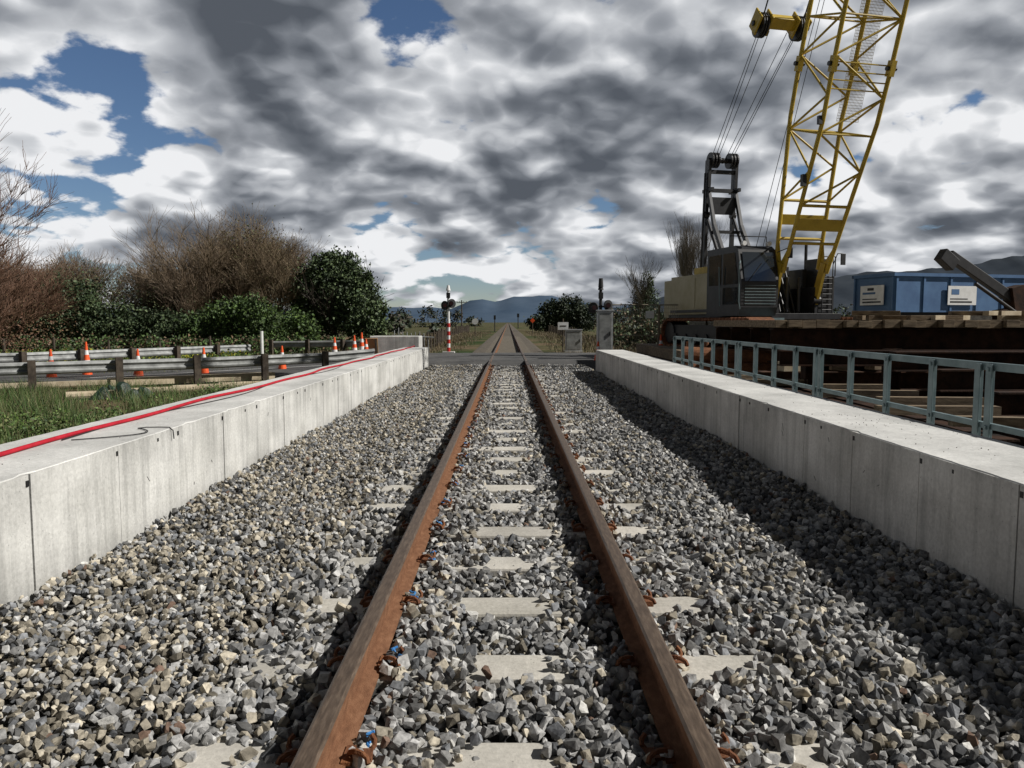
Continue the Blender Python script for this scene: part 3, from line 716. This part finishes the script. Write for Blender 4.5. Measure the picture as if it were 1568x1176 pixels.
def power_pole(x,y,h):
    mb=MB(); mb.tube((x,y,-.5),(x,y,h),.14,.1,8); mb.beam((x-1,y,h-.5),(x+1,y,h-.5),.1,.12)
    for s in(-.9,-.4,.4,.9): mb.tube((x+s,y,h-.42),(x+s,y,h-.2),.05,n=6)
    mb.build('power_pole',[M_post])
for x,y,h in((-9,150,5.5),(-40,150,9)): power_pole(x,y,h)

# ------------------------------------------------------------- vegetation
def leaves(name,blobs,n,size,cols,clump=.16):
    vol=np.array([b[3]*b[5] for b in blobs]); pick=rng.choice(len(blobs),size=max(8,n//40),p=vol/vol.sum())
    Bk=np.array(blobs)[pick]; K=len(Bk)
    dd=rng.normal(size=(K,3)); dd/=np.linalg.norm(dd,axis=1)[:,None]; rr=rng.uniform(.35,1.08,K)**.6
    cc=Bk[:,:3]+dd*Bk[:,3:]*rr[:,None]; cl=np.clip(rng.normal(1,.28,K),.4,1.6)
    ci=rng.integers(0,K,n); P=cc[ci]+rng.normal(size=(n,3))*Bk[ci][:,3:]*clump
    P[:,2]=np.maximum(P[:,2],-.45)
    R=rotmats(n); s=size*rng.uniform(.6,1.4,n)
    q=np.array([[-1,-.5,0],[0,-.75,0],[1,.0,0],[0,.7,0]])*1.0
    V=np.einsum('nij,vj->nvi',R,q)*s[:,None,None]+P[:,None,:]
    cols=np.array(cols); c=cols[rng.integers(0,len(cols),n)]*cl[ci][:,None]*rng.uniform(.7,1.3,n)[:,None]
    F=np.arange(n*4).reshape(n,4)
    return V.reshape(-1,3),F,np.repeat(c,4,0)
def twigs(base,h,spread,levels,nmain,r0,col,up=.6,seed=0,kids=(3,5),fan=.75,lf=(.42,.6)):
    rd=random.Random(seed); V=[];F=[];C=[]
    def tube(p,q,r1,r2):
        d=(q-p).normalized(); a=d.orthogonal().normalized(); c=d.cross(a); b=len(V)
        for o,r in((p,r1),(q,r2)):
            for i in range(3):
                t=2.094*i; V.append(tuple(o+a*math.cos(t)*r+c*math.sin(t)*r))
        f=rd.uniform(.7,1.3)
        for _ in range(6): C.append((col[0]*f,col[1]*f,col[2]*f))
        for i in range(3): j=(i+1)%3; F.append((b+i,b+j,b+3+j,b+3+i))
    def grow(p,d,L,r,lv):
        segs=3; q=p
        for k in range(segs):
            d=(d+Vector((rd.gauss(0,.13),rd.gauss(0,.13),rd.gauss(0,.07)+.05*up))).normalized()
            q2=q+d*L/segs; rr=r*(1-.25*(k+1)/segs); tube(q,q2,r*(1-.25*k/segs),rr)
            if lv>0:
                for _ in range(rd.randint(*kids) if k else rd.randint(0,2)):
                    dv=Vector((rd.gauss(0,1),rd.gauss(0,1),rd.gauss(0,.5))).normalized()
                    nd=(d*1.0+dv*fan+Vector((0,0,up*.35))).normalized(); grow(q2,nd,L*rd.uniform(.5,.72),max(rr*.5,.008),lv-1)
            q=q2
    for i in range(nmain):
        a=rd.uniform(0,6.28); e=rd.random()**.7*spread
        d=Vector((math.cos(a)*e,math.sin(a)*e,1)).normalized()
        grow(Vector(base)+Vector((math.cos(a)*.3*e,math.sin(a)*.3*e,0)),d,h*rd.uniform(*lf),r0*rd.uniform(.6,1),levels)
    return np.array(V),np.array(F),np.array(C)
def merge(parts):
    off=0;Vs=[];Fs=[];Cs=[]
    for V,F,C in parts: Vs.append(V);Fs.append(F+off);Cs.append(C);off+=len(V)
    return np.concatenate(Vs),np.concatenate(Fs),np.concatenate(Cs)
G1=[(.055,.095,.028),(.075,.125,.034),(.035,.06,.02)]
G2=[(.05,.078,.033),(.078,.105,.046),(.033,.055,.023)]
G3=[(.08,.13,.028),(.10,.15,.04),(.045,.09,.02)]
BR=[(.15,.10,.06),(.12,.085,.055),(.18,.13,.085)]
def tree(name,parts): V,F,C=merge(parts); return npmesh(name,V,F,C,[M_leaf],4)
RW=(.13,.072,.045)
tree('bare_willow_tree',[twigs((-22.3,29,-.5),7.6,.5,3,9,.08,RW,.8,3,(3,5)),twigs((-20.6,29.5,-.5),4.2,.9,3,8,.05,RW,.5,13,(3,5)),leaves('x',[(-21.3,29,1.0,2.0,2,1.4)],3000,.035,[(.13,.06,.035),(.11,.07,.04)],.3)])
tree('bare_shrub_tree',[twigs((-23.5,35,-.5),4.8,.8,3,8,.05,RW,.5,14),twigs((-26,36,-.5),5.4,.7,3,7,.05,(.17,.12,.08),.5,15),leaves('x',[(-23.5,35,1.0,2.6,2,1.5)],5000,.045,[(.13,.065,.038),(.11,.08,.04)],.3)])
WB=(.17,.125,.08)
tree('bare_willow_tree',[twigs((-17.6,50,-.5),8.0,.85,3,12,.12,WB,.6,5),twigs((-15.5,50.5,-.5),7.0,.85,3,9,.1,(.15,.11,.065),.6,6),twigs((-19.5,49.5,-.5),6.4,.85,3,8,.1,(.18,.13,.085),.6,8),leaves('x',[(-17.3,50,3.2,4.2,2.5,3.0),(-17,50,4.6,2.8,2,2.6)],20000,.055,[(.14,.10,.05),(.11,.095,.045),(.09,.10,.035)],.22)])
tree('evergreen_tree',[twigs((-10.4,48,-.5),5.5,.7,2,6,.12,(.05,.04,.03),.5,9),leaves('x',[(-10.6,48,3.1,2.1,1.8,2.3),(-9.4,48,2.2,1.6,1.5,1.9),(-11.7,48,2.6,1.6,1.5,2.2),(-10.4,48,4.6,1.1,1,1.0),(-8.5,48,1.2,1.2,1,1.3),(-11.5,48,4.4,.8,.8,1.0),(-9.0,48,3.6,.8,.8,.8),(-12.9,48,3.0,.7,.7,.9)],28000,.085,[(.05,.078,.033),(.07,.10,.04),(.09,.125,.05),(.028,.045,.02)],.13)])
specs=[(-29,51,6.0),(-26.5,49,5.6),(-24.3,52,6.0),(-22,50,5.0),(-20.5,47,4.4),(-13.2,53,6.0),(-32,55,6.4),(-36,50,6.4),(-31,47,5.2),(-27.5,46,5.0),(-34,46,5.4)]
for i,(x,y,h) in enumerate(specs):
    tree('bare_shrub_tree',[twigs((x,y,-.5),h,.7,3,7,.06,BR[i%3],.7,20+i,(2,4)),leaves('x',[(x,y,h*.38,2.0,1.6,h*.38)],6000,.06,[[(.13,.10,.05),(.11,.10,.045)],[(.07,.09,.035),(.10,.10,.045)],[(.12,.11,.07),(.09,.08,.05)]][i%3],.2)])
V=[leaves('x',[(x,45+random.uniform(-2,2),z,rx,1.3,rz) for x,z,rx,rz in [(-27,1.5,1.9,1.8),(-24.6,1.7,1.5,2.0),(-22,.9,1.8,1.3),(-30,1.2,2,1.5),(-19.5,.7,1.8,1.1)]],28000,.08,G2,.15),
   leaves('x',[(x,43+random.uniform(-2,2),z,rx,1.2,rz) for x,z,rx,rz in [(-17,.7,1.5,1.1),(-15,.9,1.2,1.4),(-13.3,1.1,1.2,1.4),(-11.8,.7,1.2,1.1),(-16,1.3,1.0,1.1),(-14.2,1.6,.8,1.0)]],24000,.075,G1+G3[:1],.15),
   leaves('x',[(x,39+random.uniform(-2,2),-.1,1.6,1.2,.55) for x in np.arange(-34,-8,1.5)],18000,.07,G1+BR[:1],.2)]
V_,F_,C_=merge(V); npmesh('shrub_hedge',V_,F_,C_,[M_leaf],4)
V_,F_,C_=leaves('x',[(x,33+random.uniform(-2,2),-.3,1.2,1.6,.3) for x in np.arange(-22,-10,1.2)],9000,.05,G3+[(.35,.33,.03)],.25); npmesh('flowering_bush',V_,F_,C_,[M_leaf],4)
V_,F_,C_=leaves('x',[(7.2,120,2.3,2.6,2,2.2),(9.5,120,2.6,2.6,2,2.4),(5,120,1.4,2,2,1.5),(12,121,1.8,2.4,2,2)],12000,.16,[(.03,.045,.02),(.045,.06,.03),(.02,.032,.015)],.15); npmesh('dark_green_tree',V_,F_,C_,[M_leaf],4)
tree('bare_poplar_tree',[twigs((23.2,100,-.5),13,.035,3,7,.12,(.22,.185,.145),2.2,31,(3,4),.20,(.46,.56)),leaves('x',[(23.2,100,6,.6,.6,5.5)],2500,.07,[(.2,.165,.12)])])
tree('sparse_leafy_tree',[twigs((12.6,70,-.5),6.0,.22,3,4,.08,(.09,.075,.05),1.0,33,(2,3),.5),leaves('x',[(12.6,70,2.6,1.3,1.2,1.8),(12.5,70,4.4,.6,.6,1.2),(11.7,70,2.0,1.0,1,1.2)],5200,.075,G2,.18)])
V_,F_,C_=leaves('x',[(x,62+random.uniform(-6,10),.6,2.0,1.6,1.3+random.uniform(-.5,.7)) for x in np.arange(9,45,2.6)]+[(x,44,.3,1.0,1,.9) for x in (6.5,8,9.5)],26000,.10,G2+BR[:1],.16); npmesh('roadside_bushes',V_,F_,C_,[M_leaf],4)
bl=[]
for x in np.arange(-420,420,7): 
    if abs(x)<9: continue
    bl.append((x,260+random.uniform(-40,60),1.5,5,4,random.uniform(1.6,5)))
for x in np.arange(-42,-7,3.2): bl.append((x,120+random.uniform(-20,20),.6,2.2,2,random.uniform(1,2.6)))
V_,F_,C_=leaves('x',bl,60000,.38,[(.035,.05,.03),(.05,.06,.035),(.07,.06,.045)],.16); npmesh('distant_treeline',V_,F_,C_,[M_leaf],4)
def blades(x,y,z,h,w,cols):
    n=len(x); a=rng.uniform(0,math.pi,n); dx,dy=np.cos(a)*w,np.sin(a)*w; lx=rng.normal(0,.35,n)*h; ly=rng.normal(0,.35,n)*h
    V=np.zeros((n,3,3)); V[:,0]=np.stack([x-dx,y-dy,z],1); V[:,1]=np.stack([x+dx,y+dy,z],1); V[:,2]=np.stack([x+lx,y+ly,z+h],1)
    cols=np.array(cols); C=cols[rng.integers(0,len(cols),n)]*rng.uniform(.6,1.4,n)[:,None]
    return V.reshape(-1,3),np.arange(n*3).reshape(n,3),np.repeat(C,3,0)
n=80000; x=rng.uniform(-16,-3.25,n); y=rng.uniform(3,20,n); k=(vnoise(x,y,.9,2)+rng.normal(0,.25,n)>-.3); x,y=x[k],y[k]; n=len(x)
A1=blades(x,y,np.full(n,-.54),rng.uniform(.08,.38,n)*(1+.5*vnoise(x,y,1.3,7)),.007,[(.06,.11,.025),(.08,.14,.035),(.12,.14,.05),(.04,.08,.018),(.16,.14,.07)])
n=26000; x=rng.uniform(-26,-4,n); y=rng.uniform(24,40,n); A2=blades(x,y,np.full(n,-.54),rng.uniform(.1,.4,n),.015,[(.05,.09,.02),(.09,.11,.035),(.16,.13,.06)])
n=30000; y=rng.uniform(31.5,110,n); x=rng.uniform(2.3,9,n)*rng.choice([-1,1],n); A3=blades(x,y,np.full(n,-.42),rng.uniform(.15,.5,n),.03,[(.20,.155,.085),(.14,.105,.06),(.08,.08,.032),(.10,.07,.045)])
n=6000; x=rng.uniform(3.3,4.4,n); y=rng.uniform(3,24,n); A4=blades(x,y,np.full(n,-.46),rng.uniform(.06,.25,n),.008,[(.05,.08,.02),(.10,.09,.04)])
V_,F_,C_=merge([A1,A2,A3,A4]); npmesh('grass',V_,F_,C_,[M_leaf],3)
# leafy weeds close behind the left wall
V_,F_,C_=leaves('x',[(random.uniform(-12,-5),random.uniform(9,17),-.42,random.uniform(.25,.6),random.uniform(.25,.6),random.uniform(.12,.3)) for _ in range(26)],14000,.022,G3+[(.12,.13,.05)],.3); npmesh('broadleaf_weeds',V_,F_,C_,[M_leaf],4)
me=MB(); nT=18
for j in range(nT):
    for i in range(nT):
        u,v=i/(nT-1)-.5,j/(nT-1)-.5; r=max(abs(u),abs(v))*2
        me.v.append((-8.9+u*1.5+.06*math.sin(v*20),17.6+v*1.0,-.52+.34*(1-r**2)*(.5+.5*math.sin(u*14+1)*math.cos(v*11)+.3*math.sin(u*25))))
for j in range(nT-1):
    for i in range(nT-1): p=j*nT+i; me.f.append((p,p+1,p+nT+1,p+nT)); me.m.append(0)
me.build('green_tarpaulin',[M_tarp])

# ------------------------------------------------------------- hills
def hills(name,prof,y,depth,M,A=.05):
    mb=MB(); n=200; x0,x1=prof[0][0],prof[-1][0]
    px=[p[0] for p in prof]; pz=[p[1] for p in prof]
    rows=5
    for r in range(rows):
        t=r/(rows-1)
        for i in range(n+1):
            x=x0+(x1-x0)*i/n; z=float(np.interp(x,px,pz)); z+= z*A*math.sin(x*.013+r)*.6+z*A*.6*math.sin(x*.031+1)+z*.01*math.sin(x*.09)
            mb.v.append((x,y-depth*(1-t),-3+(z+3)*(t**1.3)*(1+.05*math.sin(i*.7+r*2)*(t<1))))
    for r in range(rows-1):
        for i in range(n): p=r*(n+1)+i; mb.f.append((p,p+1,p+n+2,p+n+1)); mb.m.append(0)
    mb.build(name,[M],smooth=True)
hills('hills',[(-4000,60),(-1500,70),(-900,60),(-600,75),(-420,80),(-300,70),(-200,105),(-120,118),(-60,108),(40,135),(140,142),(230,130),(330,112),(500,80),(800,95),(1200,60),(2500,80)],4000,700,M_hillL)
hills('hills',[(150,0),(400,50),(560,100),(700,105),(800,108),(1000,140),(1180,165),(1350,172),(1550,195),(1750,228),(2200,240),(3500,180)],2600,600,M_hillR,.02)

# ------------------------------------------------------------- sky
w=bpy.data.worlds.new('World'); sc.world=w; w.use_nodes=True; nt=w.node_tree; nt.nodes.clear(); L=nt.links
w.cycles.sampling_method='NONE'
N=nt.nodes.new
out=N('ShaderNodeOutputWorld')
sky=N('ShaderNodeTexSky'); sky.sky_type='NISHITA'; sky.sun_disc=False
elev=math.asin(SUN.z); az=math.atan2(SUN.x,SUN.y)
sky.sun_elevation=elev; sky.sun_rotation=az; sky.air_density=1.0; sky.dust_density=0; sky.ozone_density=5
tint=N('ShaderNodeVectorMath'); tint.operation='MULTIPLY'; L.new(sky.outputs[0],tint.inputs[0]); tint.inputs[1].default_value=(1.0,1.0,1.05)
bg1=N('ShaderNodeBackground'); bg1.inputs[1].default_value=.062; L.new(tint.outputs[0],bg1.inputs[0])
tc=N('ShaderNodeTexCoord')
def math_(op,a,b=None,c=None,clamp=False):
    n=N('ShaderNodeMath'); n.operation=op; n.use_clamp=clamp
    for i,v in enumerate((a,b,c)):
        if v is None: continue
        if isinstance(v,(int,float)): n.inputs[i].default_value=v
        else: L.new(v,n.inputs[i])
    return n.outputs[0]
def vm(op,a,b):
    n=N('ShaderNodeVectorMath'); n.operation=op
    for i,v in enumerate((a,b)):
        if isinstance(v,(tuple,list)): n.inputs[i].default_value=v
        else: L.new(v,n.inputs[i])
    return n
def mrange(v,a,b,c,d,smooth=True):
    n=N('ShaderNodeMapRange'); n.interpolation_type='SMOOTHSTEP' if smooth else 'LINEAR'; L.new(v,n.inputs[0])
    for i,x in enumerate((a,b,c,d)): n.inputs[i+1].default_value=x
    return n.outputs[0]
def noise(vec,s,det,ro=.5):
    n=N('ShaderNodeTexNoise'); n.inputs['Scale'].default_value=s; n.inputs['Detail'].default_value=det; n.inputs['Roughness'].default_value=ro; L.new(vec,n.inputs[0]); return n.outputs[0]
DIR=tc.outputs['Generated']
def density(vec,fine):
    sp=N('ShaderNodeSeparateXYZ'); L.new(vec,sp.inputs[0])
    zc=math_('ADD',math_('MAXIMUM',sp.outputs[2],0.0),.34)
    cb=N('ShaderNodeCombineXYZ'); L.new(math_('DIVIDE',sp.outputs[0],zc),cb.inputs[0]); L.new(math_('DIVIDE',sp.outputs[1],zc),cb.inputs[1])
    cb.inputs[2].default_value=3.7
    P=cb.outputs[0]
    B=noise(P,1.9,2,.45)
    acc=None
    for s,a in((4.3,.27),(9.1,.15),(19,.07)):
        t=math_('MULTIPLY',math_('ABSOLUTE',math_('SUBTRACT',noise(P,s,0),.5)),a*2)
        acc=t if acc is None else math_('ADD',acc,t)
    c=math_('ADD',B,acc)
    f=None
    if fine: f=math_('ADD',c,math_('MULTIPLY',math_('SUBTRACT',noise(P,26,4,.62),.5),.15))
    return c,B,f
D0,nl,Df=density(DIR,True)
D1,_,_=density(vm('ADD',DIR,(.016,0,.028)).outputs[0],False)
def hole(d,r0,r1,amt):
    v=Vector(d).normalized(); dp=vm('DOT_PRODUCT',DIR,tuple(v)).outputs['Value']
    return mrange(dp,math.cos(r1),math.cos(r0),0,amt)
H=math_('ADD',hole((-.156,1.034,.44),.01,.11,.20),hole((-.66,1.02,.27),.01,.17,.14))
H=math_('ADD',H,hole((-.45,1.02,.34),.01,.10,.09))
H=math_('ADD',H,hole((-.66,1.03,.42),.02,.12,-.12))
H=math_('ADD',H,hole((-.58,1.02,.25),.0,.07,-.14))
H=math_('ADD',H,hole((.34,1.02,.22),.02,.16,-.10))
sp=N('ShaderNodeSeparateXYZ'); L.new(DIR,sp.inputs[0])
st=math_('MULTIPLY',mrange(sp.outputs[2],.0,.03,0,1),mrange(sp.outputs[2],.045,.09,1,0))
st=math_('MULTIPLY',st,mrange(sp.outputs[0],-.1,.3,.17,.03))
H=math_('ADD',H,st)
Dm=math_('SUBTRACT',Df,H)
alpha=mrange(Dm,.41,.48,0,1)
edge=mrange(Dm,.43,.60,.28,-.03)
sh=math_('ADD',math_('MULTIPLY',math_('SUBTRACT',D0,D1),3.2),.50)
sh=math_('ADD',sh,edge); sh=math_('ADD',sh,math_('MULTIPLY',math_('SUBTRACT',.5,nl),1.5))
sh=math_('ADD',sh,math_('MULTIPLY',math_('SUBTRACT',Df,D0),1.3))
# brighter cumulus low on the left and over the right, as towards the open sky
sh=math_('ADD',sh,hole((-.60,1.02,.26),.03,.22,.22)); sh=math_('ADD',sh,hole((.62,1.02,.33),.03,.28,.14)); sh=math_('ADD',sh,hole((-.12,1.02,.20),.03,.22,.10))
rp=N('ShaderNodeValToRGB'); e=rp.color_ramp.elements
for _ in range(3): e.new(.5)
for i,(p,c) in enumerate([(.0,(.095,.108,.13)),(.28,(.175,.192,.22)),(.55,(.34,.36,.395)),(.84,(.64,.66,.69)),(1.0,(.90,.91,.93))]): e[i].position=min(p,1); e[i].color=(*c,1)
L.new(sh,rp.inputs[0])
bg2=N('ShaderNodeBackground'); L.new(rp.outputs[0],bg2.inputs[0])
# unseen sky overhead and behind the camera darkened, added to deepen the shadows
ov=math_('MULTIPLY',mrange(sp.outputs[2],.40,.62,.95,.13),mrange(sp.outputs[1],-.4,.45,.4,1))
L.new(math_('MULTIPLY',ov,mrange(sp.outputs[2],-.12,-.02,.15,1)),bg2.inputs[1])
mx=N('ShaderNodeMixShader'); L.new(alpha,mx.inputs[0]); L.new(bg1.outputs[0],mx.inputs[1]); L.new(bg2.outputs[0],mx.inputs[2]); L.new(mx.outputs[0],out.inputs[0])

sl=bpy.data.lights.new('sun','SUN'); sl.energy=5.0; sl.angle=math.radians(.5); sl.color=(1,.965,.91)
so=bpy.data.objects.new('sun',sl); COL.objects.link(so); so.rotation_euler=SUN.to_track_quat('Z','Y').to_euler()

# ------------------------------------------------------------- camera
cd=bpy.data.cameras.new('camera'); cd.sensor_width=36; cd.lens=27.05; cd.clip_end=20000; cd.clip_start=.05
co=bpy.data.objects.new('camera',cd); COL.objects.link(co); co.location=(0,0,1.235)
co.rotation_euler=(math.radians(90-4.6),0,math.radians(-.29)); sc.camera=co
